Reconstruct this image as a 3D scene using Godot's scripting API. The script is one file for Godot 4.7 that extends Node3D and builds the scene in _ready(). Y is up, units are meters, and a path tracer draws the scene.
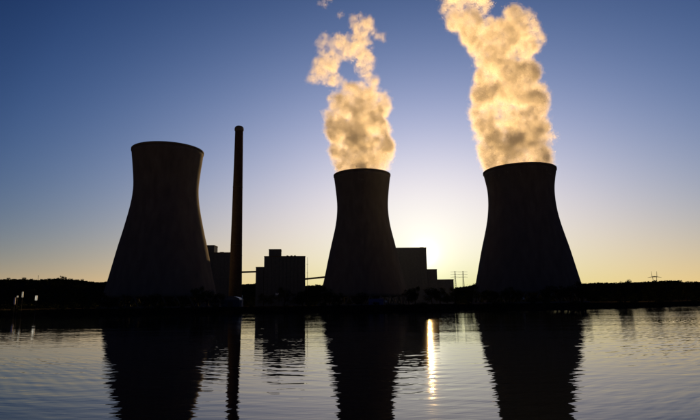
extends Node3D
# A power station at sunset across a river: three cooling towers, a chimney, plant buildings, two steam plumes.

const EYE := 4.0            # camera height above the water
const FOCAL := 540.0        # focal length in pixels of a 700 x 420 picture
const TILT := 0.17233       # upward tilt of the camera
const ROLL := 0.0125        # the camera leans a little to one side
const GROUND := 3.0         # height of the station's yard above the water

var rng := RandomNumberGenerator.new()
var M := {}
var taken := {}

# ---------------------------------------------------------------- helpers
func at(px: float, py: float, depth: float) -> Vector3:
	var across := px - 350.0
	var down := py - 210.0
	var dx := (across * cos(ROLL) - down * sin(ROLL)) / FOCAL
	var dy := -(down * cos(ROLL) + across * sin(ROLL)) / FOCAL
	var d := Vector3(dx, dy * cos(TILT) + sin(TILT), dy * sin(TILT) - cos(TILT))
	return Vector3(0, EYE, 0) + d * (depth / -d.z)

func numbered(called: String) -> String:
	if not taken.has(called):
		taken[called] = 0
		return called
	taken[called] += 1
	return "%s_%03d" % [called, taken[called]]

func tag(o: Node, label: String, category := "", group := "", kind := "") -> void:
	o.set_meta("label", label)
	if category: o.set_meta("category", category)
	if group: o.set_meta("group", group)
	if kind: o.set_meta("kind", kind)

func base(called: String, where: Vector3, turn := 0.0) -> Node3D:
	var o := Node3D.new()
	o.name = numbered(called)
	add_child(o)
	o.position = where
	o.rotation.y = turn
	return o

func part(called: String, mesh: Mesh, m: Material, parent: Node, where := Vector3.ZERO) -> MeshInstance3D:
	var o := MeshInstance3D.new()
	o.name = called if parent != self else numbered(called)
	o.mesh = mesh
	o.material_override = m
	o.position = where
	parent.add_child(o, true)
	return o

func quad(st: SurfaceTool, a: Vector3, b: Vector3, c: Vector3, d: Vector3) -> void:
	for v in [a, b, c, a, c, d]:
		st.add_vertex(v)

func mb() -> SurfaceTool:
	var st := SurfaceTool.new()
	st.begin(Mesh.PRIMITIVE_TRIANGLES)
	st.set_smooth_group(-1)
	return st

func box(st: SurfaceTool, lo: Vector3, hi: Vector3, ch := 0.0) -> void:
	# box with chamfered vertical and top edges
	var c := minf(ch, minf(hi.x - lo.x, hi.z - lo.z) * 0.4)
	var ring := func(y: float, k: float) -> Array:
		return [Vector3(lo.x + k + c, y, hi.z - k), Vector3(hi.x - k - c, y, hi.z - k), Vector3(hi.x - k, y, hi.z - k - c), Vector3(hi.x - k, y, lo.z + k + c),
			Vector3(hi.x - k - c, y, lo.z + k), Vector3(lo.x + k + c, y, lo.z + k), Vector3(lo.x + k, y, lo.z + k + c), Vector3(lo.x + k, y, hi.z - k - c)]
	var rings := [ring.call(lo.y, 0.0), ring.call(hi.y - c, 0.0), ring.call(hi.y, c)]
	for r in 2:
		for i in 8:
			var j := (i + 1) % 8
			quad(st, rings[r][i], rings[r + 1][i], rings[r + 1][j], rings[r][j])
	var t: Array = rings[2]
	for i in range(1, 7):
		st.add_vertex(t[0]); st.add_vertex(t[i + 1]); st.add_vertex(t[i])
	var b: Array = rings[0]
	for i in range(1, 7):
		st.add_vertex(b[0]); st.add_vertex(b[i]); st.add_vertex(b[i + 1])

func bar(st: SurfaceTool, a: Vector3, b: Vector3, r: float, r2 := -1.0, n := 6) -> void:
	if r2 < 0.0: r2 = r
	var w := (b - a).normalized()
	var u := w.cross(Vector3.UP if absf(w.y) < 0.9 else Vector3.RIGHT).normalized()
	var v := w.cross(u)
	for i in n:
		var t0 := TAU * i / n
		var t1 := TAU * (i + 1) / n
		var e0 := u * cos(t0) + v * sin(t0)
		var e1 := u * cos(t1) + v * sin(t1)
		quad(st, a + e0 * r, b + e0 * r2, b + e1 * r2, a + e1 * r)
		st.add_vertex(a); st.add_vertex(a + e0 * r); st.add_vertex(a + e1 * r)
		st.add_vertex(b); st.add_vertex(b + e1 * r2); st.add_vertex(b + e0 * r2)

func done(st: SurfaceTool) -> ArrayMesh:
	st.generate_normals()
	return st.commit()

func lathe(profile: PackedVector2Array, n: int, smooth := true) -> ArrayMesh:
	# profile: (radius, height); outside first, going up
	var st := SurfaceTool.new()
	st.begin(Mesh.PRIMITIVE_TRIANGLES)
	st.set_smooth_group(0 if smooth else -1)
	for k in profile.size() - 1:
		for i in n:
			var t0 := TAU * i / n
			var t1 := TAU * (i + 1) / n
			var p := profile[k]
			var q := profile[k + 1]
			quad(st, Vector3(cos(t0) * p.x, p.y, sin(t0) * p.x), Vector3(cos(t1) * p.x, p.y, sin(t1) * p.x), Vector3(cos(t1) * q.x, q.y, sin(t1) * q.x), Vector3(cos(t0) * q.x, q.y, sin(t0) * q.x))
	st.index()
	st.generate_normals()
	return st.commit()

func noise(seed_: int, freq: float, octaves := 4) -> FastNoiseLite:
	var n := FastNoiseLite.new()
	n.noise_type = FastNoiseLite.TYPE_SIMPLEX_SMOOTH
	n.seed = seed_
	n.frequency = freq
	n.fractal_octaves = octaves
	n.fractal_type = FastNoiseLite.FRACTAL_FBM if octaves > 1 else FastNoiseLite.FRACTAL_NONE
	return n

func noise_texture(seed_: int, freq: float, dark: Color, light: Color) -> NoiseTexture2D:
	var t := NoiseTexture2D.new()
	t.width = 512
	t.height = 512
	t.seamless = true
	t.noise = noise(seed_, freq, 5)
	var g := Gradient.new()
	g.set_color(0, dark.linear_to_srgb())
	g.set_color(1, light.linear_to_srgb())
	t.color_ramp = g
	return t

func surface(a: Color, b: Color, rough: float, metres: float, seed_: int, freq := 0.012, metal := 0.0, stretch := 1.0) -> StandardMaterial3D:
	var m := StandardMaterial3D.new()
	m.albedo_texture = noise_texture(seed_, freq, a, b)
	m.roughness = rough
	m.metallic = metal
	if rough >= 0.7: m.specular_mode = BaseMaterial3D.SPECULAR_DISABLED
	m.uv1_triplanar = true
	m.uv1_world_triplanar = true
	m.uv1_scale = Vector3(1.0 / metres, stretch / metres, 1.0 / metres)
	return m

func plain(c: Color, rough := 0.8, metal := 0.0) -> StandardMaterial3D:
	var m := StandardMaterial3D.new()
	m.albedo_color = c.linear_to_srgb()
	m.roughness = rough
	m.metallic = metal
	return m

# ---------------------------------------------------------------- the sky
func towards_sun() -> Vector3:
	return (at(425.4, 254.5, 100.0) - Vector3(0, EYE, 0)).normalized()

func sky_image() -> Image:
	# clear evening air: brightest near the sun, warm along the horizon, deep blue overhead and away from the sun
	var w := 1024
	var h := 512
	var sun := towards_sun()
	var im := Image.create_empty(w, h, false, Image.FORMAT_RGBF)
	for j in h:
		var e := (0.5 - (j + 0.5) / h) * PI
		var el := maxf(e, 0.0)
		if el > 0.55: el = 0.55 + 0.3 * (1.0 - exp(-(el - 0.55) / 0.3))
		var low := exp(-el / 0.1)
		for i in w:
			var a := (i + 0.5) / w * TAU
			var d := Vector3(sin(a) * cos(e), sin(e), -cos(a) * cos(e))
			var g := acos(clampf(d.dot(sun), -1.0, 1.0))
			var far := maxf(g - 0.72, 0.0)
			var ge := g if g < 0.72 else 0.72 + 0.2 * (1.0 - exp(-far / 0.2))
			var dim := 0.3 + 0.7 * exp(-far / 0.5)
			var r := exp(1.1138 - 2.0465 * ge - 2.6877 * ge * ge - 1.8053 * low + 4.8242 * low * ge - 4.0115 * el) * dim
			var gr := exp(0.8134 - 1.9709 * ge - 1.3773 * ge * ge - 1.3011 * low + 2.5437 * low * ge - 3.1106 * el) * dim
			var b := exp(0.8534 - 1.6887 * ge - 0.5593 * ge * ge - 2.3399 * low + 1.4240 * low * ge - 2.2830 * el) * dim
			r = r / pow(1.0 + pow(r / 0.97, 6.0), 1.0 / 6.0)
			gr = gr / pow(1.0 + pow(gr / 0.95, 6.0), 1.0 / 6.0)
			b = b / pow(1.0 + pow(b / 0.9, 6.0), 1.0 / 6.0)
			var glow := 0.35 * exp(-g / 0.06) + 3.0 * exp(-g / 0.009)
			im.set_pixel(i, j, Color(r + glow, gr + glow * 0.9, b + glow * 0.66))
	return im

# ---------------------------------------------------------------- the land
func shore_z(x: float) -> float:
	var z := -322.0 + 8.0 * sin(x * 0.019) + 4.5 * sin(x * 0.053 + 1.3) + 2.0 * sin(x * 0.17) + 0.9 * sin(x * 0.41 + 2.0)
	if x < -150.0: z += (-150.0 - x) * 0.11
	if x > 150.0: z -= (x - 150.0) * 0.55 * smoothstep(150.0, 230.0, x) if x < 700.0 else 302.5
	return z

var ridge_points := [[-4000.0, 65.0], [-1500.0, 70.0], [-969.0, 73.8], [-914.0, 75.9], [-886.0, 72.8], [-845.0, 70.9], [-798.0, 74.4], [-770.0, 72.7], [-720.0, 66.6], [-673.0, 61.900000000000006], [-416.0, 54.6], [-278.0, 52.9], [-99.0, 48.0], [-3.0, 45.4], [135.0, 39.6], [283.0, 35.1], [306.0, 38.9], [342.0, 43.9], [493.0, 42.0], [644.0, 41.5], [686.0, 45.1], [796.0, 46.4], [851.0, 47.1], [892.0, 42.5], [960.0, 34.8], [1400.0, 30.0], [4000.0, 35.0]]

func ridge(x: float) -> float:
	for k in ridge_points.size() - 1:
		if x <= ridge_points[k + 1][0]:
			return lerpf(ridge_points[k][1], ridge_points[k + 1][1], smoothstep(ridge_points[k][0], ridge_points[k + 1][0], x))
	return 50.0

var land_noise: FastNoiseLite

func land(x: float, z: float) -> float:
	var d := shore_z(x) - z          # metres inland from the water's edge
	var y := -2.5 + 5.5 * smoothstep(-7.0, 7.5, d)
	y += 0.35 * land_noise.get_noise_2d(x, z) * smoothstep(-4.0, 12.0, d)
	var rise := smoothstep(maxf(720.0, -shore_z(x) + 60.0), 1500.0, -z) * (1.0 - 0.6 * smoothstep(1500.0, 3200.0, -z))
	return y + rise * (ridge(x) - GROUND + 5.0 * land_noise.get_noise_2d(x * 0.3 + 900.0, z * 0.3))

func make_land() -> void:
	var st := SurfaceTool.new()
	st.begin(Mesh.PRIMITIVE_TRIANGLES)
	st.set_smooth_group(0)
	var xs := []
	var x := -5200.0
	while x < 5200.0:
		xs.append(x)
		x += 3.0 if absf(x) < 420.0 else 20.0 if absf(x) < 1400.0 else 160.0
	var ds := [-12.0, -7.0, -4.0, -2.0, 0.0, 2.0, 4.0, 6.0, 8.0, 12.0, 18.0, 26.0, 36.0, 50.0, 70.0, 100.0, 140.0, 190.0, 250.0, 310.0]
	var d := 350.0
	while d < 5200.0:
		ds.append(d)
		d += 32.0 if d < 1350.0 else 250.0
	for i in xs.size():
		for j in ds.size():
			var z: float = shore_z(xs[i]) - ds[j]
			st.add_vertex(Vector3(xs[i], land(xs[i], z), z))
	var n := ds.size()
	for i in xs.size() - 1:
		for j in n - 1:
			var a := i * n + j
			for v in [a, a + 1, a + n, a + n, a + 1, a + n + 1]:
				st.add_index(v)
	st.generate_normals()
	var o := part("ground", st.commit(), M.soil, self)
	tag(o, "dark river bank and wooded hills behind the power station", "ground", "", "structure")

# ---------------------------------------------------------------- the river
func ripple_normals() -> ImageTexture:
	# one 32 m tile of wind ripples, crests lying mostly along the far bank; a sum of waves that fit the tile
	var n := 512
	var tile := 32.0
	var table := PackedFloat32Array()
	for i in n:
		table.append(cos(TAU * i / n))
	var r := RandomNumberGenerator.new()
	r.seed = 77
	var kx := PackedInt32Array()
	var kz := PackedInt32Array()
	var ph := PackedInt32Array()
	var sx := PackedFloat32Array()
	var sz := PackedFloat32Array()
	for w in 64:
		var wl := 0.36 * pow(9.0, r.randf())              # 0.36 to 3.2 m
		var dir := r.randfn(0.0, 0.42)
		var a := roundi(tile / wl * sin(dir))
		var b := maxi(1, roundi(tile / wl * cos(dir)))
		var slope := 0.16 * r.randf_range(0.5, 1.3) * (0.8 if wl > 1.2 else 1.0)
		var k := Vector2(a, b).length()
		kx.append(posmod(a, n)); kz.append(b); ph.append(r.randi() % n)
		sx.append(slope * a / k); sz.append(slope * b / k)
	var im := Image.create_empty(n, n, false, Image.FORMAT_RGBF)
	for j in n:
		for i in n:
			var gx := 0.0
			var gz := 0.0
			for w in 64:
				var c := table[(kx[w] * i + kz[w] * j + ph[w]) & 511]
				gx += sx[w] * c
				gz += sz[w] * c
			var v := Vector3(-gx, -gz, 1.0).normalized()
			im.set_pixel(i, j, Color(v.x * 0.5 + 0.5, v.y * 0.5 + 0.5, v.z * 0.5 + 0.5))
	return ImageTexture.create_from_image(im)

func swell(x: float, z: float) -> float:
	return 0.02 * water_noise.get_noise_2d(x * 1.3 + 99.0, z * 3.0)

func ruffle(x: float, z: float) -> float:
	# how strongly the wind ripples the water: calm in the lee of the bank, livelier in mid-river and in the open reach
	var lee := shore_z(x) - z
	var k := lerpf(0.0034, 0.011, smoothstep(-30.0, -230.0, lee))
	k = lerpf(k, 0.012, smoothstep(-100.0, -20.0, z))
	k = lerpf(k, 0.02, smoothstep(0.32, 0.6, x / maxf(40.0, -z)))
	k *= lerpf(1.0, 0.3, smoothstep(-0.22, -0.42, x / maxf(40.0, -z)) * smoothstep(-45.0, -110.0, z))
	return k * pow(2.0, 1.3 * water_noise.get_noise_2d(x * 0.9, z * 1.6))

var water_noise: FastNoiseLite
const RIPPLES := [0.0032, 0.0048, 0.0072, 0.0105, 0.015, 0.021, 0.028]

func make_water() -> void:
	water_noise = noise(5, 0.02, 2)
	var normals := ripple_normals()
	var zs := []
	var z := 120.0
	while z > -1500.0:
		zs.append(z)
		z -= 1.2 if z > -150.0 and z < 10.0 else 3.0 if z > -420.0 else 20.0
	var xs := []
	var x := -1600.0
	while x < 1600.0:
		xs.append(x)
		x += 2.5 if absf(x) < 130.0 else 6.0 if absf(x) < 400.0 else 40.0
	var tools := []
	for k in RIPPLES.size():
		var st := SurfaceTool.new()
		st.begin(Mesh.PRIMITIVE_TRIANGLES)
		tools.append(st)
	var n := zs.size()
	var pos := PackedVector3Array()
	var nor := PackedVector3Array()
	var uv := PackedVector2Array()
	for xx in xs:
		for zz in zs:
			pos.append(Vector3(xx, swell(xx, zz), zz))
			nor.append(Vector3(swell(xx - 0.5, zz) - swell(xx + 0.5, zz), 1.0, swell(xx, zz - 0.5) - swell(xx, zz + 0.5)).normalized())
			uv.append(Vector2(xx + 3.5 * water_noise.get_noise_2d(xx, zz), zz + 3.5 * water_noise.get_noise_2d(xx + 500.0, zz)))
	for i in xs.size() - 1:
		for j in n - 1:
			var a := i * n + j
			var k := ruffle(pos[a].x, pos[a].z) * pow(1.5, rng.randf_range(-0.5, 0.5))
			var level := clampi(roundi(log(k / RIPPLES[0]) / log(1.44)), 0, RIPPLES.size() - 1)
			for v in [a, a + 1, a + n, a + n, a + 1, a + n + 1]:
				tools[level].set_normal(nor[v])
				tools[level].set_uv(uv[v])
				tools[level].add_vertex(pos[v])
	var mesh := ArrayMesh.new()
	for k in RIPPLES.size():
		var m := StandardMaterial3D.new()
		m.albedo_color = Color(0.008, 0.011, 0.014).linear_to_srgb()
		m.roughness = 0.03
		m.metallic_specular = 0.24
		m.normal_enabled = true
		m.normal_texture = normals
		m.normal_scale = RIPPLES[k]
		m.uv1_scale = Vector3(1.0 / 32.0, 1.0 / 32.0, 1.0)
		tools[k].index()
		var before := mesh.get_surface_count()
		tools[k].commit(mesh)
		if mesh.get_surface_count() > before: mesh.surface_set_material(before, m)
	var o := part("water", mesh, null, self)
	tag(o, "calm rippled river mirroring the towers and sunset sky", "river", "", "structure")

# ---------------------------------------------------------------- cooling towers
func spline(points: Array, y: float) -> float:
	# smooth radius through (height, radius) pairs, rising heights
	var n := points.size()
	for k in n - 1:
		if y <= points[k + 1][0] or k == n - 2:
			var p0: Array = points[maxi(k - 1, 0)]
			var p1: Array = points[k]
			var p2: Array = points[k + 1]
			var p3: Array = points[mini(k + 2, n - 1)]
			var t: float = (y - p1[0]) / (p2[0] - p1[0])
			var m1: float = (p2[1] - p0[1]) / (p2[0] - p0[0]) * (p2[0] - p1[0])
			var m2: float = (p3[1] - p1[1]) / (p3[0] - p1[0]) * (p2[0] - p1[0])
			var t2 := t * t
			var t3 := t2 * t
			return (2 * t3 - 3 * t2 + 1) * p1[1] + (t3 - 2 * t2 + t) * m1 + (-2 * t3 + 3 * t2) * p2[1] + (t3 - t2) * m2
	return points[0][1]

func cooling_tower(where: Vector3, points: Array, label: String) -> Node3D:
	# points: (height above the water, outside radius), from the shell's lower edge to the rim
	var t := base("cooling_tower", where)
	tag(t, label, "cooling tower", "cooling towers of the power station")
	var foot: float = points[0][0] - where.y
	var top: float = points[points.size() - 1][0] - where.y
	var prof := PackedVector2Array()
	var rows := 44
	for k in rows + 1:
		var y := lerpf(foot, top - 1.6, float(k) / rows)
		prof.append(Vector2(spline(points, y + where.y), y))
	for k in rows + 1:
		var y := lerpf(top - 1.6, foot, float(k) / rows)
		prof.append(Vector2(spline(points, y + where.y) - lerpf(0.9, 0.3, smoothstep(foot, foot + 20.0, y)), y))
	prof.append(prof[0])
	part("shell", lathe(prof, 120), M.concrete, t)
	var rt: float = points[points.size() - 1][1]
	part("rim", lathe(PackedVector2Array([Vector2(rt - 0.45, top - 1.6), Vector2(rt + 0.1, top - 1.55), Vector2(rt + 0.15, top - 0.1), Vector2(rt + 0.05, top), Vector2(rt - 0.75, top), Vector2(rt - 0.8, top - 0.1), Vector2(rt - 0.8, top - 1.55), Vector2(rt - 0.45, top - 1.6)]), 120), M.concrete, t)
	# leaning columns that carry the shell, and the pool under it
	var r1: float = points[0][1] - 0.45
	var r0 := r1 + (r1 - spline(points, points[0][0] + 8.0)) * foot / 8.0 * 1.05
	var n := 28
	for s in [-1.0, 1.0]:
		var st := mb()
		bar(st, Vector3(r0, -0.5, 0), Vector3(cos(s * PI / n) * r1, foot + 0.4, sin(s * PI / n) * r1), 0.5, 0.45)
		var mesh := done(st)
		for i in n:
			part("column", mesh, M.concrete, t).rotation.y = TAU * i / n
	part("basin", lathe(PackedVector2Array([Vector2(r0 + 2.0, -1.0), Vector2(r0 + 2.0, 0.9), Vector2(r0 + 1.6, 1.0), Vector2(r0 + 1.4, 0.9), Vector2(r0 + 1.4, -0.8), Vector2(0.01, -0.8)]), 72, false), M.concrete, t)
	return t

# ---------------------------------------------------------------- chimney and buildings
func chimney() -> void:
	var t := base("chimney", Vector3(-90.6, GROUND, -427.0))
	tag(t, "tall slender tapering brick chimney between cooling tower and plant block", "chimney")
	var prof := PackedVector2Array()
	for k in 25:
		var f := k / 24.0
		prof.append(Vector2(lerpf(5.35, 3.22, pow(f, 0.85)), lerpf(-0.5, 142.4, f)))
	part("shaft", lathe(prof, 40), M.brick_dark, t)
	part("cap", lathe(PackedVector2Array([Vector2(3.2, 142.3), Vector2(3.72, 142.9), Vector2(3.72, 144.6), Vector2(3.35, 145.6), Vector2(2.6, 146.4), Vector2(1.9, 146.5), Vector2(1.9, 140.0)]), 40, false), M.concrete, t)
	part("plinth", lathe(PackedVector2Array([Vector2(6.8, -0.6), Vector2(6.8, 5.5), Vector2(6.2, 6.0), Vector2(5.2, 6.0)]), 16, false), M.concrete, t)
	for y in [48.0, 95.0]:
		var r := lerpf(5.35, 3.22, pow(y / 142.4, 0.85))
		part("band", lathe(PackedVector2Array([Vector2(r - 0.05, y), Vector2(r + 0.12, y + 0.05), Vector2(r + 0.12, y + 0.5), Vector2(r - 0.08, y + 0.55)]), 40, false), M.steel, t)

func block(called: String, lo: Vector3, hi: Vector3, m: Material, parent: Node, ch := 0.15) -> void:
	var st := mb()
	box(st, lo, hi, ch)
	part(called, done(st), m, parent)

func roofed(parent: Node, called: String, x0: float, x1: float, top: float, z0: float, z1: float, m: Material) -> void:
	# a clad block with a raised roof edge; coordinates local to the parent
	var st := mb()
	box(st, Vector3(x0, -0.6, z1), Vector3(x1, top - 0.9, z0), 0.1)
	var w := part(called, done(st), m, parent)
	var e := mb()
	for s in [[x0 - 0.15, x1 + 0.15, z0 - 0.4, z0 + 0.15], [x0 - 0.15, x1 + 0.15, z1 - 0.15, z1 + 0.4], [x0 - 0.15, x0 + 0.4, z1 + 0.4, z0 - 0.4], [x1 - 0.4, x1 + 0.15, z1 + 0.4, z0 - 0.4]]:
		box(e, Vector3(s[0], top - 0.95, s[2]), Vector3(s[1], top, s[3]), 0.05)
	part("roof_edge", done(e), M.steel, w)
	# upright cladding ribs on the river side
	var rib := mb()
	box(rib, Vector3(-0.12, 0.0, 0.0), Vector3(0.12, top - 1.2, 0.22), 0.04)
	var rm := done(rib)
	var n := maxi(2, int((x1 - x0) / 3.2))
	for k in n - 1:
		part("cladding_rib", rm, m, w, Vector3(lerpf(x0, x1, float(k + 1) / n), -0.3, z0 - 0.02))

func buildings() -> void:
	var b := base("boiler_house", Vector3(-118.6, GROUND, -520.0))
	tag(b, "tall dark clad boiler house behind the slender chimney", "building")
	roofed(b, "main_block", -13.4, 7.5, 51.6, 0.0, -32.0, M.cladding)
	roofed(b, "stair_tower", -26.0, -13.7, 59.0, -2.0, -16.0, M.cladding)
	var st := mb()
	box(st, Vector3(-9.5, 50.5, -12.0), Vector3(-6.0, 52.8, -8.0), 0.1)
	part("roof_vent", done(st), M.steel, b)

	var h := base("turbine_hall", Vector3(-60.6, GROUND, -500.0), 0.1)
	tag(h, "dark stepped turbine hall with rooftop block and lower annexe", "building")
	roofed(h, "main_block", -19.2, 18.6, 45.6, 0.0, -45.0, M.cladding)
	roofed(h, "annexe", -26.8, -19.5, 35.8, -1.5, -34.0, M.cladding)
	roofed(h, "lift_block", -15.2, -3.9, 52.3, -3.0, -18.0, M.cladding)
	for x in [1.0, 4.8, 8.0]:
		var v := mb()
		box(v, Vector3(x, 44.4, -9.0), Vector3(x + 1.9, 46.7, -6.5), 0.15)
		part("roof_vent", done(v), M.steel, h)

	var f := base("filter_house", Vector3(65.4, GROUND, -560.0))
	tag(f, "tall block beside the middle tower with two lower steps at its side", "building")
	roofed(f, "main_block", -34.0, 13.5, 58.1, 0.0, -30.0, M.cladding)
	roofed(f, "middle_step", 13.8, 23.9, 35.6, -2.0, -26.0, M.cladding)
	roofed(f, "low_step", 24.2, 41.0, 25.0, -3.5, -30.0, M.cladding)
	var c := mb()
	box(c, Vector3(8.0, 57.0, -14.0), Vector3(12.0, 59.3, -9.0), 0.1)
	part("roof_vent", done(c), M.steel, f)

	# bridges between the blocks
	conveyor(Vector3(-111.2, 34.7, -512.0), Vector3(-87.0, 35.2, -512.0), 1.5, "short level conveyor bridge joining boiler house and turbine hall", [])
	conveyor(Vector3(-42.6, 27.5, -508.0), Vector3(4.0, 31.5, -508.0), 1.5, "long conveyor bridge running from turbine hall behind a cooling tower", [0.45, 0.8])

	var mast := base("antenna_mast", Vector3(-40.4, GROUND, -505.0))
	tag(mast, "thin steel mast with short arms standing beside the turbine hall", "mast")
	var s := mb()
	bar(s, Vector3(0, -0.5, 0), Vector3(0, 44.5, 0), 0.32, 0.14)
	part("pole", done(s), M.steel, mast)
	for y in [30.0, 38.0]:
		var a := mb()
		bar(a, Vector3(-0.9, y, 0), Vector3(0.9, y, 0), 0.1)
		part("arm", done(a), M.steel, mast)

func conveyor(a: Vector3, b: Vector3, tall: float, label: String, legs: Array) -> void:
	var t := base("conveyor_bridge", a)
	tag(t, label, "conveyor")
	var v := b - a
	var g := mb()
	box(g, Vector3(0, -tall / 2, -1.4), Vector3(v.length(), tall / 2, 1.4), 0.12)
	var gallery := part("gallery", done(g), M.steel, t)
	gallery.rotation.z = atan2(v.y, v.x)
	for k in legs:
		var s := mb()
		var p: Vector3 = v * k
		bar(s, Vector3(p.x, p.y, -1.0), Vector3(p.x - 1.2, GROUND - a.y - 0.4, -2.5), 0.35)
		bar(s, Vector3(p.x, p.y, 1.0), Vector3(p.x + 1.2, GROUND - a.y - 0.4, 2.5), 0.35)
		part("trestle", done(s), M.steel, t)

# ---------------------------------------------------------------- small things on the bank
func on_land(x: float, z: float, sink := 0.15) -> Vector3:
	return Vector3(x, land(x, z) - sink, z)

func small_things() -> void:
	# lamps shining on the bank, away from the towers
	for a in [[36.0, 298.0, 2.9, 0.62, 2.2, "shorter lamp post with bright white upright lantern on the dark bank"], [22.4, 294.6, 3.4, 0.42, 1.0, "tallest lamp post with slim white lantern on the dark bank"], [17.4, 296.6, 1.2, 0.42, 0.7, "lamp post with tiny white lantern between two other lamps"], [14.5, 301.0, 4.0, 0.4, 0.10, "dim bluish lamp post low beside the water"]]:
		var p := at(a[0], a[1], 318.0 if a[1] < 300.0 else 309.0)
		var g := on_land(p.x, p.z)
		var t := base("lamp_post", g)
		tag(t, a[5], "lamp post", "lit lamp posts on the bank")
		var mid := p.y - g.y
		var s := mb()
		bar(s, Vector3.ZERO, Vector3(0, mid - a[2] / 2, 0), 0.12, 0.09)
		part("post", done(s), M.steel, t)
		var m := StandardMaterial3D.new()
		m.albedo_color = Color(0.8, 0.8, 0.78)
		m.emission_enabled = true
		m.emission = Color(1.0, 0.97, 0.88) if a[4] > 0.2 else Color(0.6, 0.6, 1.0)
		m.emission_energy_multiplier = 0.034 * a[4]
		part("lamp", lathe(PackedVector2Array([Vector2(0.02, mid - a[2] / 2), Vector2(a[3], mid - a[2] / 2 + 0.15), Vector2(a[3], mid + a[2] / 2 - 0.15), Vector2(0.02, mid + a[2] / 2)]), 12, false), m, t)
		var c := mb()
		bar(c, Vector3(0, mid + a[2] / 2 - 0.02, 0), Vector3(0, mid + a[2] / 2 + 0.2, 0), a[3] * 1.1, a[3] * 0.5, 12)
		part("cap", done(c), M.steel, t)
		var l := OmniLight3D.new()
		l.name = "glow"
		l.light_color = m.emission
		l.light_energy = 0.035 * a[4]
		l.omni_range = 40.0
		l.omni_attenuation = 2.0
		l.light_size = a[3]
		l.shadow_enabled = true
		t.add_child(l)
		l.position = Vector3(0, mid, a[3] + 0.4)

	# shed with a curved metal roof, pale pole beside it
	var sh := on_land(-76.6, -352.0)
	var shed := base("barrel_roof_shed", sh)
	tag(shed, "low shed with curved blue grey metal roof at the chimney's foot", "shed")
	var w := mb()
	box(w, Vector3(-5.6, -0.3, -5.0), Vector3(5.6, 4.6, 5.0), 0.05)
	part("wall", done(w), M.cladding, shed)
	var r := mb()
	for k in 12:
		var t0 := PI * k / 12.0
		var t1 := PI * (k + 1) / 12.0
		for q in [[6.0, 2.4], [5.7, 2.1]]:
			quad(r, Vector3(cos(t0) * q[0], 4.55 + sin(t0) * q[1], 5.4), Vector3(cos(t0) * q[0], 4.55 + sin(t0) * q[1], -5.4), Vector3(cos(t1) * q[0], 4.55 + sin(t1) * q[1], -5.4), Vector3(cos(t1) * q[0], 4.55 + sin(t1) * q[1], 5.4))
		quad(r, Vector3(cos(t0) * 6.0, 4.55 + sin(t0) * 2.4, 5.4), Vector3(cos(t1) * 6.0, 4.55 + sin(t1) * 2.4, 5.4), Vector3(cos(t1) * 5.7, 4.55 + sin(t1) * 2.1, 5.4), Vector3(cos(t0) * 5.7, 4.55 + sin(t0) * 2.1, 5.4))
		quad(r, Vector3(cos(t0) * 5.6, 4.5 + sin(t0) * 2.0, 5.0), Vector3(cos(t1) * 5.6, 4.5 + sin(t1) * 2.0, 5.0), Vector3(0, 4.5, 5.0), Vector3(0.01, 4.5, 5.0))
	part("roof", done(r), M.blue_metal, shed)
	var d := mb()
	box(d, Vector3(-1.6, -0.2, 4.98), Vector3(1.6, 3.4, 5.06), 0.02)
	part("door", done(d), M.steel, shed)

	var pole := base("pale_pole", on_land(-68.9, -346.0))
	tag(pole, "slim pale pole standing next to the curved roof shed", "pole")
	var pm := mb()
	bar(pm, Vector3.ZERO, Vector3(0, 7.4, 0), 0.26, 0.2, 8)
	part("shaft", done(pm), M.white, pole)
	var pc := mb()
	bar(pc, Vector3(0, 7.38, 0), Vector3(0, 7.6, 0), 0.3, 0.15, 8)
	part("cap", done(pc), M.steel, pole)

	var con := base("shipping_container", on_land(17.5, -385.0))
	tag(con, "long blue steel container on the yard before a cooling tower", "container")
	var cb := mb()
	box(cb, Vector3(-5.2, 0.35, -1.3), Vector3(5.2, 4.6, 1.3), 0.05)
	part("body", done(cb), M.blue_paint, con)
	var rb := mb()
	box(rb, Vector3(-0.09, 0.6, 1.28), Vector3(0.09, 4.35, 1.36), 0.02)
	var rmesh := done(rb)
	for k in 25:
		part("corrugation", rmesh, M.blue_paint, con, Vector3(-4.8 + 0.4 * k, 0, 0))
	for x in [-4.9, 4.9]:
		var ft := mb()
		box(ft, Vector3(x - 0.25, -0.1, -1.25), Vector3(x + 0.25, 0.37, 1.25), 0.02)
		part("skid", done(ft), M.steel, con)

	for a in [[386.0, 301.5, 380.0, 1.6, 1.2, "small white board on two legs at the blue container's end"], [523.5, 298.5, 362.0, 1.4, 1.4, "small square white board on legs at the stockier tower's foot"], [277.0, 294.0, 372.0, 2.2, 1.5, "wide white board on legs in front of the turbine hall"]]:
		var p := at(a[0], a[1], a[2])
		var g := on_land(p.x, p.z)
		var t := base("notice_board", g)
		tag(t, a[5], "sign", "white boards on the bank")
		var mid := p.y - g.y
		var bd := mb()
		box(bd, Vector3(-a[3] / 2, mid - a[4] / 2, -0.04), Vector3(a[3] / 2, mid + a[4] / 2, 0.04), 0.02)
		part("board", done(bd), M.white, t)
		for s in [-1.0, 1.0]:
			var lg := mb()
			bar(lg, Vector3(s * a[3] * 0.35, -0.1, -0.1), Vector3(s * a[3] * 0.35, mid + a[4] * 0.4, -0.1), 0.06)
			part("leg", done(lg), M.steel, t)

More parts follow.
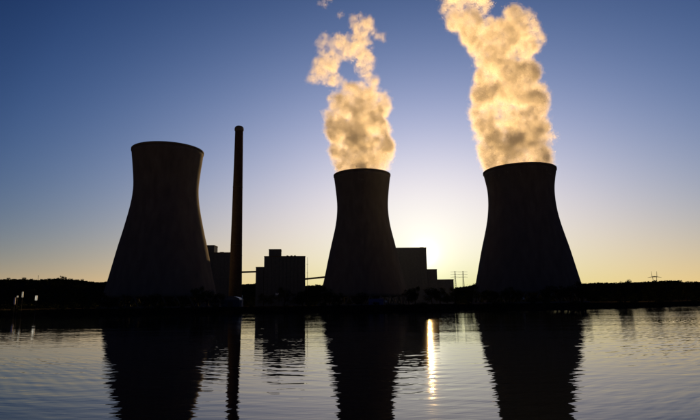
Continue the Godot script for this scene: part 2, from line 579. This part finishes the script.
func pylon_bars(st: SurfaceTool, w0: float, w1: float, y0: float, y1: float, n: int, x := 0.0) -> void:
	# square lattice mast
	for k in n:
		var f0 := float(k) / n
		var f1 := float(k + 1) / n
		var a := lerpf(w0, w1, f0)
		var b := lerpf(w0, w1, f1)
		var ya := lerpf(y0, y1, f0)
		var yb := lerpf(y0, y1, f1)
		for s in [[-1, -1], [1, -1], [1, 1], [-1, 1]]:
			bar(st, Vector3(x + s[0] * a, ya, s[1] * a), Vector3(x + s[0] * b, yb, s[1] * b), 0.22, -1.0, 4)
		for s in [-1, 1]:
			bar(st, Vector3(x - a, ya, s * a), Vector3(x + b, yb, s * b), 0.13, -1.0, 4)
			bar(st, Vector3(x + a, ya, s * a), Vector3(x - b, yb, s * b), 0.13, -1.0, 4)
			bar(st, Vector3(x + s * a, ya, -a), Vector3(x + s * b, yb, b), 0.13, -1.0, 4)

func pylons() -> void:
	# two upright pylons seen between the filter house and the stocky tower
	var prev: Array = []
	for a in [[455.6, 0], [463.6, 1]]:
		var p := at(a[0], 284.5, 1480.0)
		var g := on_land(p.x, p.z, 0.5)
		var t := base("power_pylon", g)
		tag(t, "lattice power pylon with three pairs of arms, one of two standing together", "pylon", "pair of distant pylons")
		var top := at(a[0], 271.0, 1480.0).y - g.y
		var s := mb()
		pylon_bars(s, 2.2, 0.6, 0.0, top, 9)
		part("mast", done(s), M.steel, t)
		for k in 3:
			var y: float = top - 3.0 - 7.0 * k
			for sd in [-1.0, 1.0]:
				var ar := mb()
				bar(ar, Vector3(0, y, 0), Vector3(sd * 12.5, y, 0), 0.3, 0.15, 4)
				bar(ar, Vector3(0, y + 2.2, 0), Vector3(sd * 12.5, y + 0.1, 0), 0.16, 0.12, 4)
				part("arm", done(ar), M.steel, t)
	# wide pylon with two horns on the far hill
	var q := at(655.2, 281.0, 1490.0)
	var gq := on_land(q.x, q.z, 0.5)
	var t2 := base("horned_pylon", gq)
	tag(t2, "wide power pylon with two upright horns alone on the hilltop", "pylon")
	var bar_y := at(655.0, 276.8, 1490.0).y - gq.y
	var horn := at(655.0, 271.3, 1490.0).y - gq.y
	for s in [-1.0, 1.0]:
		var m := mb()
		bar(m, Vector3(s * 4.5, 0, 0), Vector3(s * 5.5, bar_y, 0), 0.75, 0.6, 5)
		part("leg", done(m), M.steel, t2)
		var hn := mb()
		bar(hn, Vector3(s * 6.5, bar_y, 0), Vector3(s * 7.4, horn, 0), 0.65, 0.35, 5)
		part("horn", done(hn), M.steel, t2)
	var cr := mb()
	for s in [-1.0, 1.0]:
		bar(cr, Vector3(0, bar_y + 0.8, 0), Vector3(s * 19.0, bar_y - 2.0, 0), 1.1, 0.3, 5)
		bar(cr, Vector3(0, bar_y - 0.8, 0), Vector3(s * 12.0, bar_y - 1.0, 0), 0.5, 0.3, 5)
	part("crossarm", done(cr), M.steel, t2)
	# slim mast on the other hill
	var w := at(38.0, 279.0, 1470.0)
	var gw := on_land(w.x, w.z, 0.5)
	var t3 := base("radio_mast", gw)
	tag(t3, "slim radio mast rising from the tree line of the hill", "mast")
	var ms := mb()
	bar(ms, Vector3.ZERO, Vector3(0, at(38.0, 275.2, 1470.0).y - gw.y, 0), 0.7, 0.3, 5)
	part("pole", done(ms), M.steel, t3)
	var ma := mb()
	bar(ma, Vector3(-1.8, 18.0, 0), Vector3(1.8, 18.0, 0), 0.25, 0.25, 4)
	part("arm", done(ma), M.steel, t3)

# ---------------------------------------------------------------- trees
func crown_mesh(seed_: int, h: float, w: float, leaves: int, leaf: float) -> ArrayMesh:
	var r := RandomNumberGenerator.new()
	r.seed = seed_
	var st := SurfaceTool.new()
	st.begin(Mesh.PRIMITIVE_TRIANGLES)
	var clumps := []
	for k in 16:
		var f := r.randf()
		var a := r.randf() * TAU
		var spread := w * 0.5 * sqrt(r.randf()) * (1.0 - 0.55 * absf(f - 0.4))
		clumps.append([Vector3(cos(a) * spread, h * (0.28 + 0.64 * f), sin(a) * spread), w * r.randf_range(0.14, 0.26)])
	for k in leaves:
		var c: Array = clumps[r.randi() % clumps.size()]
		var v: Vector3 = Vector3(r.randfn(), r.randfn() * 0.75, r.randfn()).normalized() * c[1] * pow(r.randf(), 0.45)
		var p: Vector3 = c[0] + v
		var n := Vector3(r.randfn(), r.randfn(), r.randfn()).normalized()
		var u := n.cross(Vector3.UP).normalized() * leaf * r.randf_range(0.6, 1.3)
		var q := n.cross(u).normalized() * leaf * r.randf_range(0.6, 1.3)
		st.add_vertex(p - u); st.add_vertex(p + q); st.add_vertex(p + u)
		st.add_vertex(p - u); st.add_vertex(p + u); st.add_vertex(p - q * 0.6)
	st.generate_normals()
	return st.commit()

func trunk_mesh(seed_: int, h: float, w: float) -> ArrayMesh:
	var r := RandomNumberGenerator.new()
	r.seed = seed_
	var st := mb()
	var lean := Vector3(r.randf_range(-0.4, 0.4), 0, r.randf_range(-0.4, 0.4))
	var fork := Vector3(0, h * 0.38, 0) + lean
	bar(st, Vector3(0, -0.3, 0), fork, h * 0.03, h * 0.02, 7)
	for k in 6:
		var a := TAU * k / 6.0 + r.randf()
		bar(st, fork - Vector3(0, h * 0.06 * r.randf(), 0), fork + Vector3(cos(a) * w * 0.32, h * r.randf_range(0.2, 0.42), sin(a) * w * 0.32), h * 0.012, h * 0.004, 5)
	return done(st)

func trees() -> void:
	var kinds := []
	for k in 4:
		var h: float = [9.0, 11.0, 7.0, 12.0][k]
		var w: float = [8.0, 7.5, 8.5, 8.0][k]
		var t := Node3D.new()
		var tr := MeshInstance3D.new()
		tr.name = "trunk"; tr.mesh = trunk_mesh(40 + k, h, w); tr.material_override = M.bark
		t.add_child(tr)
		var cr := MeshInstance3D.new()
		cr.name = "crown"; cr.mesh = crown_mesh(60 + k, h, w, 1500, 0.26); cr.material_override = M.leaf
		t.add_child(cr)
		kinds.append(t)
	var spots := []
	# along the water's edge: in front of the station, and up the far reach of the river
	var x := -330.0
	while x < 150.0:
		spots.append([x + rng.randf_range(-3.0, 3.0), rng.randf_range(7.0, 16.0), rng.randf_range(0.75, 1.2) * (1.15 if x < -170.0 else 1.0)])
		x += rng.randf_range(4.0, 9.0)
	x = 165.0
	while x < 420.0:
		spots.append([x + rng.randf_range(-3.0, 3.0), rng.randf_range(8.0, 30.0), rng.randf_range(0.8, 1.3)])
		x += rng.randf_range(7.0, 13.0)
	for s in spots:
		if absf(s[0] - 18.0) < 9.0 or absf(s[0] + 73.0) < 10.0 or (s[0] < -165.0 and s[0] > -205.0): continue
		var t: Node3D = kinds[rng.randi() % 4].duplicate()
		t.name = numbered("bank_tree")
		add_child(t)
		t.position = on_land(s[0], shore_z(s[0]) - s[1])
		t.rotation.y = rng.randf() * TAU
		t.scale = Vector3.ONE * s[2]
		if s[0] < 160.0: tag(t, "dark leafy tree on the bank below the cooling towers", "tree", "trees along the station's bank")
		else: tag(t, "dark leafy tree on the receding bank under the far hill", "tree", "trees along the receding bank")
	# low shrubs hanging over the water's edge
	var shrubs := []
	for k in 3:
		var t := Node3D.new()
		var cr := MeshInstance3D.new()
		cr.name = "foliage"; cr.mesh = crown_mesh(80 + k, 2.6, 4.0, 500, 0.17); cr.material_override = M.leaf
		t.add_child(cr)
		var tr := MeshInstance3D.new()
		tr.name = "stem"; tr.mesh = trunk_mesh(84 + k, 2.4, 3.4); tr.material_override = M.bark
		t.add_child(tr)
		shrubs.append(t)
	x = -300.0
	while x < 300.0:
		var t: Node3D = shrubs[rng.randi() % 3].duplicate()
		t.name = numbered("bank_shrub")
		add_child(t)
		t.position = on_land(x, shore_z(x) - rng.randf_range(0.5, 3.5), 0.3)
		t.rotation.y = rng.randf() * TAU
		t.scale = Vector3.ONE * rng.randf_range(0.6, 1.5)
		tag(t, "low dark shrub hanging over the water's edge", "shrub", "shrubs along the water's edge")
		x += rng.randf_range(2.5, 9.0)
	for k in shrubs: k.free()
	# taller trees that break the skyline of the hill
	for a in [[58.0, 1.1], [61.5, 1.4], [64.5, 1.5], [68.0, 1.25], [71.5, 1.1], [8.0, 1.3], [24.0, 1.5], [82.0, 1.2]]:
		var p := at(a[0], 280.0, 1465.0)
		var t: Node3D = kinds[rng.randi() % 4].duplicate()
		t.name = numbered("ridge_tree")
		add_child(t)
		t.position = on_land(p.x, p.z)
		t.scale = Vector3.ONE * a[1]
		t.rotation.y = rng.randf() * TAU
		tag(t, "taller round tree standing above the hill's tree line", "tree", "taller trees on the hilltop")
	for k in kinds: k.free()
	# the wood that covers the hills: too far to tell the trees apart
	var mm := MultiMesh.new()
	mm.transform_format = MultiMesh.TRANSFORM_3D
	mm.mesh = crown_mesh(91, 9.0, 9.0, 160, 0.9)
	var places := []
	for k in 15000:
		var px := rng.randf_range(-1150.0, 1250.0)
		var pz := -rng.randf_range(640.0, 1540.0)
		if k < 5200: pz = -rng.randf_range(1440.0, 1520.0)
		if shore_z(px) - pz < 25.0: continue
		if land(px, pz) < 6.0 and rng.randf() < 0.5: continue
		var s := rng.randf_range(0.55, 1.05)
		places.append(Transform3D(Basis(Vector3.UP, rng.randf() * TAU).scaled(Vector3(s, s * rng.randf_range(0.8, 1.15), s)), Vector3(px, land(px, pz) - 1.6, pz)))
	mm.instance_count = places.size()
	for k in places.size():
		mm.set_instance_transform(k, places[k])
	var o := MultiMeshInstance3D.new()
	o.name = "wood"
	o.multimesh = mm
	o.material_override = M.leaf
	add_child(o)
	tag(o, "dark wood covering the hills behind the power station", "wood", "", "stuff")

# ---------------------------------------------------------------- steam
func steam(blobs: Array, mouth: Vector3, mouth_radius: float, count: int, seed_: int, label: String) -> void:
	# a cloud of small scattering flecks: dense where puffs billow, thin in the wisps
	var r := RandomNumberGenerator.new()
	r.seed = seed_
	var coarse := noise(seed_ + 1, 1.0 / 34.0, 1)
	var middle := noise(seed_ + 2, 1.0 / 12.0, 1)
	var fine := noise(seed_ + 3, 1.0 / 4.5, 2)
	var cs := PackedVector3Array()
	var rs := PackedFloat32Array()
	var thin := PackedFloat32Array()
	var thick := PackedFloat32Array()
	var clump := noise(seed_ + 4, 1.0 / 22.0, 2)
	var weight := PackedFloat32Array()
	var total := 0.0
	for b in blobs:
		var c := at(b[0], b[1], -mouth.z)
		var rad: float = b[2] * (1.0 if b.size() < 4 else 1.12) * c.distance_to(Vector3(0, EYE, 0)) / FOCAL * 0.98
		c.z += r.randf_range(-0.35, 0.35) * rad
		cs.append(c)
		rs.append(rad)
		thin.append(b[3] if b.size() > 3 else 0.0)
		thick.append(r.randf_range(0.45, 1.3))
		total += rad * rad * rad
		weight.append(total)
	var near := []                    # the puffs that touch each puff
	for i in cs.size():
		var l := PackedInt32Array()
		for j in cs.size():
			if cs[i].distance_to(cs[j]) < 1.2 * (rs[i] + rs[j]): l.append(j)
		near.append(l)
	var places := []
	var made := 0
	var tries := 0
	while made < count and tries < count * 18:
		tries += 1
		var k := weight.bsearch(r.randf() * total)
		var v := Vector3(r.randf_range(-1, 1), r.randf_range(-1, 1), r.randf_range(-1, 1)) * 1.2
		if v.length_squared() > 1.44: continue
		var p := cs[k] + v * rs[k]
		var room := mouth_radius - 2.6 + clampf(p.y - mouth.y, -4.0, 80.0) * 0.3
		if p.y < mouth.y - 9.0 or (p.y < mouth.y + 25.0 and Vector2(p.x - mouth.x, p.z - mouth.z).length_squared() > room * room): continue
		var f := -1.0
		var hits := 0
		var th := 0.0
		var tk := 1.0
		for i in near[k]:
			var g: float = 1.0 - cs[i].distance_to(p) / rs[i]
			if g > -0.2:
				hits += 1
				if g > f:
					f = g
					th = thin[i]
					tk = thick[i]
		if r.randf() * hits > 1.0: continue
		var n := absf(coarse.get_noise_3dv(p)) * 0.7 + absf(middle.get_noise_3dv(p)) * 0.38 + fine.get_noise_3dv(p) * 0.1
		f += n - 0.28
		f -= th * (0.02 + 0.3 * absf(middle.get_noise_3dv(p * 1.7)))
		var keep := smoothstep(0.0, 0.12 + 0.2 * th, f)
		if f > 0.3: keep *= 0.4
		keep *= tk * (0.3 + 0.7 * smoothstep(-0.2, 0.3, clump.get_noise_3dv(p)))
		if r.randf() > keep * (1.0 - 0.78 * th): continue
		made += 1
		var turn := Basis(Vector3(r.randfn(), r.randfn(), r.randfn()).normalized(), r.randf() * TAU)
		places.append(Transform3D(turn.scaled(Vector3.ONE * r.randf_range(0.75, 1.3)), p))
	var mm := MultiMesh.new()
	mm.transform_format = MultiMesh.TRANSFORM_3D
	mm.mesh = puff
	mm.instance_count = places.size()
	for i in places.size():
		mm.set_instance_transform(i, places[i])
	var plume := base("steam_plume", Vector3.ZERO)
	tag(plume, label, "steam")
	var vapour := MultiMeshInstance3D.new()
	vapour.name = "vapour"
	vapour.multimesh = mm
	vapour.material_override = M.steam
	vapour.set_meta("kind", "stuff")
	plume.add_child(vapour)

func puff_mesh() -> ArrayMesh:
	# a soft ball of droplets: many tiny flecks, thinning outwards
	var r := RandomNumberGenerator.new()
	r.seed = 31
	var verts := PackedVector3Array()
	for k in 130:
		var o := Vector3(r.randfn(), r.randfn(), r.randfn()) * 1.3
		var a := Vector3(r.randfn(), r.randfn(), r.randfn()).normalized()
		var u := a.cross(Vector3(0.3, 0.9, 0.2)).normalized() * r.randf_range(0.1, 0.17)
		var w := a.cross(u).normalized() * 0.135
		verts.append(o + u)
		verts.append(o - u * 0.5 + w * 0.866)
		verts.append(o - u * 0.5 - w * 0.866)
	var arrays := []
	arrays.resize(Mesh.ARRAY_MAX)
	arrays[Mesh.ARRAY_VERTEX] = verts
	var mesh := ArrayMesh.new()
	mesh.add_surface_from_arrays(Mesh.PRIMITIVE_TRIANGLES, arrays)
	return mesh

var puff: ArrayMesh

const PLUME_A := [[361, 174, 25], [349, 162, 19], [373, 162, 19], [345, 147, 17], [374, 146, 17], [361, 150, 22], [345, 130, 17], [374, 130, 16], [358, 132, 21], [344, 114, 16], [361, 112, 18], [350, 103, 17], [341, 106, 13], [379, 102, 12], [377, 114, 9], [369, 97, 11], [350, 95, 13],
	[340, 84, 8, 0.6], [330, 75, 9, 0.7], [321, 67, 9, 0.7], [317, 77, 7, 0.8], [311, 82, 5, 0.9], [333, 58, 11, 0.6], [326, 46, 9, 0.7], [343, 51, 9, 0.6], [338, 42, 7, 0.7], [352, 44, 9, 0.5], [360, 39, 8, 0.5], [362, 29, 9, 0.5], [357, 23, 7, 0.6], [367, 24, 6, 0.7], [366, 47, 7, 0.6], [363, 58, 8, 0.45], [364, 68, 8, 0.45], [368, 79, 9, 0.45], [354, 54, 7, 0.5], [358, 84, 6, 0.7], [378, 38, 4, 0.9], [382, 37, 4, 0.9], [341, 17, 3, 1.0], [306, 44, 2, 1.0], [322, 0, 5, 0.8], [329, -6, 7, 0.7], [325, 113, 5, 1.0]]
const PLUME_B := [[519, 172, 31], [500, 160, 18], [519, 155, 24], [539, 158, 14], [492, 150, 13], [505, 145, 24], [530, 145, 19], [487, 130, 14], [510, 128, 24], [532, 128, 14], [541, 122, 6], [485, 113, 13], [505, 108, 21], [527, 108, 16], [490, 94, 15], [515, 90, 19], [537, 93, 11], [543, 98, 6], [488, 77, 12], [505, 73, 17], [523, 78, 13], [495, 59, 15], [513, 58, 15], [526, 62, 8], [485, 43, 14], [505, 43, 16], [524, 46, 11], [535, 41, 7, 0.4], [475, 31, 12], [495, 30, 12, 0.2], [515, 24, 12, 0.3], [529, 26, 10, 0.4], [538, 34, 5, 0.7], [517, 14, 6, 0.4], [459, 19, 9, 0.4], [468, 23, 10, 0.3], [454, 8, 9, 0.6], [446, 9, 7, 0.7], [468, 6, 11, 0.6], [481, 9, 8, 0.7], [476, -7, 11, 0.6], [453, -9, 12, 0.6], [437, 16, 3, 1.0], [488, -16, 12, 0.6], [463, -22, 14, 0.6], [440, -25, 12, 0.7]]

# ---------------------------------------------------------------- everything
func _ready() -> void:
	rng.seed = 20240
	# camera
	var cam := Camera3D.new()
	cam.name = "camera"
	cam.fov = rad_to_deg(2.0 * atan(210.0 / FOCAL))
	cam.position = Vector3(0, EYE, 0)
	cam.rotation = Vector3(TILT, 0, -ROLL)
	cam.near = 0.5
	cam.far = 12000.0
	add_child(cam)
	cam.current = true
	# sky
	var env := Environment.new()
	env.background_mode = Environment.BG_SKY
	var pano := PanoramaSkyMaterial.new()
	pano.panorama = ImageTexture.create_from_image(sky_image())
	env.sky = Sky.new()
	env.sky.sky_material = pano
	env.background_energy_multiplier = 0.25
	env.tonemap_mode = Environment.TONE_MAPPER_LINEAR
	env.tonemap_exposure = 4.0
	env.sdfgi_enabled = true
	env.ssao_enabled = true
	env.ssil_enabled = true
	var we := WorldEnvironment.new()
	we.name = "environment"
	we.environment = env
	add_child(we)
	# sun, low behind the filter house
	var sun := DirectionalLight3D.new()
	sun.name = "sun"
	sun.light_energy = 1.08
	sun.light_color = Color(1.0, 0.79, 0.5)
	sun.light_angular_distance = 0.5
	sun.shadow_enabled = true
	add_child(sun)
	sun.look_at_from_position(Vector3.ZERO, -towards_sun(), Vector3.UP)

	land_noise = noise(3, 0.02, 4)
	M.concrete = surface(Color(0.09, 0.095, 0.105), Color(0.15, 0.155, 0.165), 0.9, 34.0, 11, 0.01, 0.0, 0.35)
	M.brick_dark = surface(Color(0.045, 0.037, 0.036), Color(0.08, 0.064, 0.06), 0.9, 14.0, 12)
	M.cladding = surface(Color(0.048, 0.064, 0.11), Color(0.07, 0.088, 0.14), 0.85, 22.0, 13)
	M.steel = surface(Color(0.05, 0.05, 0.052), Color(0.1, 0.095, 0.09), 0.8, 6.0, 14)
	M.blue_metal = surface(Color(0.05, 0.07, 0.12), Color(0.08, 0.1, 0.16), 0.4, 8.0, 15, 0.012, 0.3)
	M.blue_paint = surface(Color(0.06, 0.09, 0.28), Color(0.09, 0.13, 0.36), 0.5, 5.0, 16)
	M.white = plain(Color(0.75, 0.75, 0.73), 0.6)
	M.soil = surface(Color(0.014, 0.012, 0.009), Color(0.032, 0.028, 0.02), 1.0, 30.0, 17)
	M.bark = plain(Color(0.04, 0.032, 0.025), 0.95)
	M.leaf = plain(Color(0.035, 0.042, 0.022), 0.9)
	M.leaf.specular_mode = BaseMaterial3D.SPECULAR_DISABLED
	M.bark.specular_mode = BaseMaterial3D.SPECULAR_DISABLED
	M.steam = plain(Color(0.97, 0.97, 0.97), 1.0)
	M.steam.metallic_specular = 0.0
	M.steam.backlight_enabled = true
	M.steam.backlight = Color(1, 1, 1)

	make_land()
	make_water()
	cooling_tower(Vector3(-135.2, GROUND, -389.3), [[10.0, 38.9], [21.9, 35.9], [32.0, 33.7], [45.6, 30.75], [58.0, 27.8], [73.5, 24.55], [82.0, 23.3], [91.0, 22.9], [104.0, 24.0], [118.0, 25.7]], "black cooling tower without steam, next to the slender chimney")
	cooling_tower(Vector3(11.2, GROUND, -473.3), [[10.0, 38.3], [21.9, 35.2], [32.0, 33.0], [45.0, 30.3], [57.0, 27.6], [70.0, 24.6], [80.0, 23.1], [91.0, 22.65], [104.0, 23.7], [118.0, 25.47]], "slimmest cooling tower, a narrow steam plume rising above the plant buildings")
	cooling_tower(Vector3(135.6, GROUND, -419.9), [[10.0, 40.6], [17.5, 38.7], [30.0, 35.9], [43.8, 32.8], [54.0, 30.2], [63.4, 27.9], [73.0, 26.2], [83.0, 25.35], [93.0, 25.6], [107.0, 28.05]], "stockiest cooling tower at the river bend, under the largest steam plume")
	chimney()
	buildings()
	pylons()
	small_things()
	trees()
	puff = puff_mesh()
	steam(PLUME_A, Vector3(11.2, 118.0, -473.3), 25.4, 13500, 500, "narrow sunlit steam plume breaking into ragged wisps above the slimmest tower")
	steam(PLUME_B, Vector3(135.6, 107.0, -419.9), 28.0, 18500, 600, "broad golden steam plume billowing from the stockiest tower")
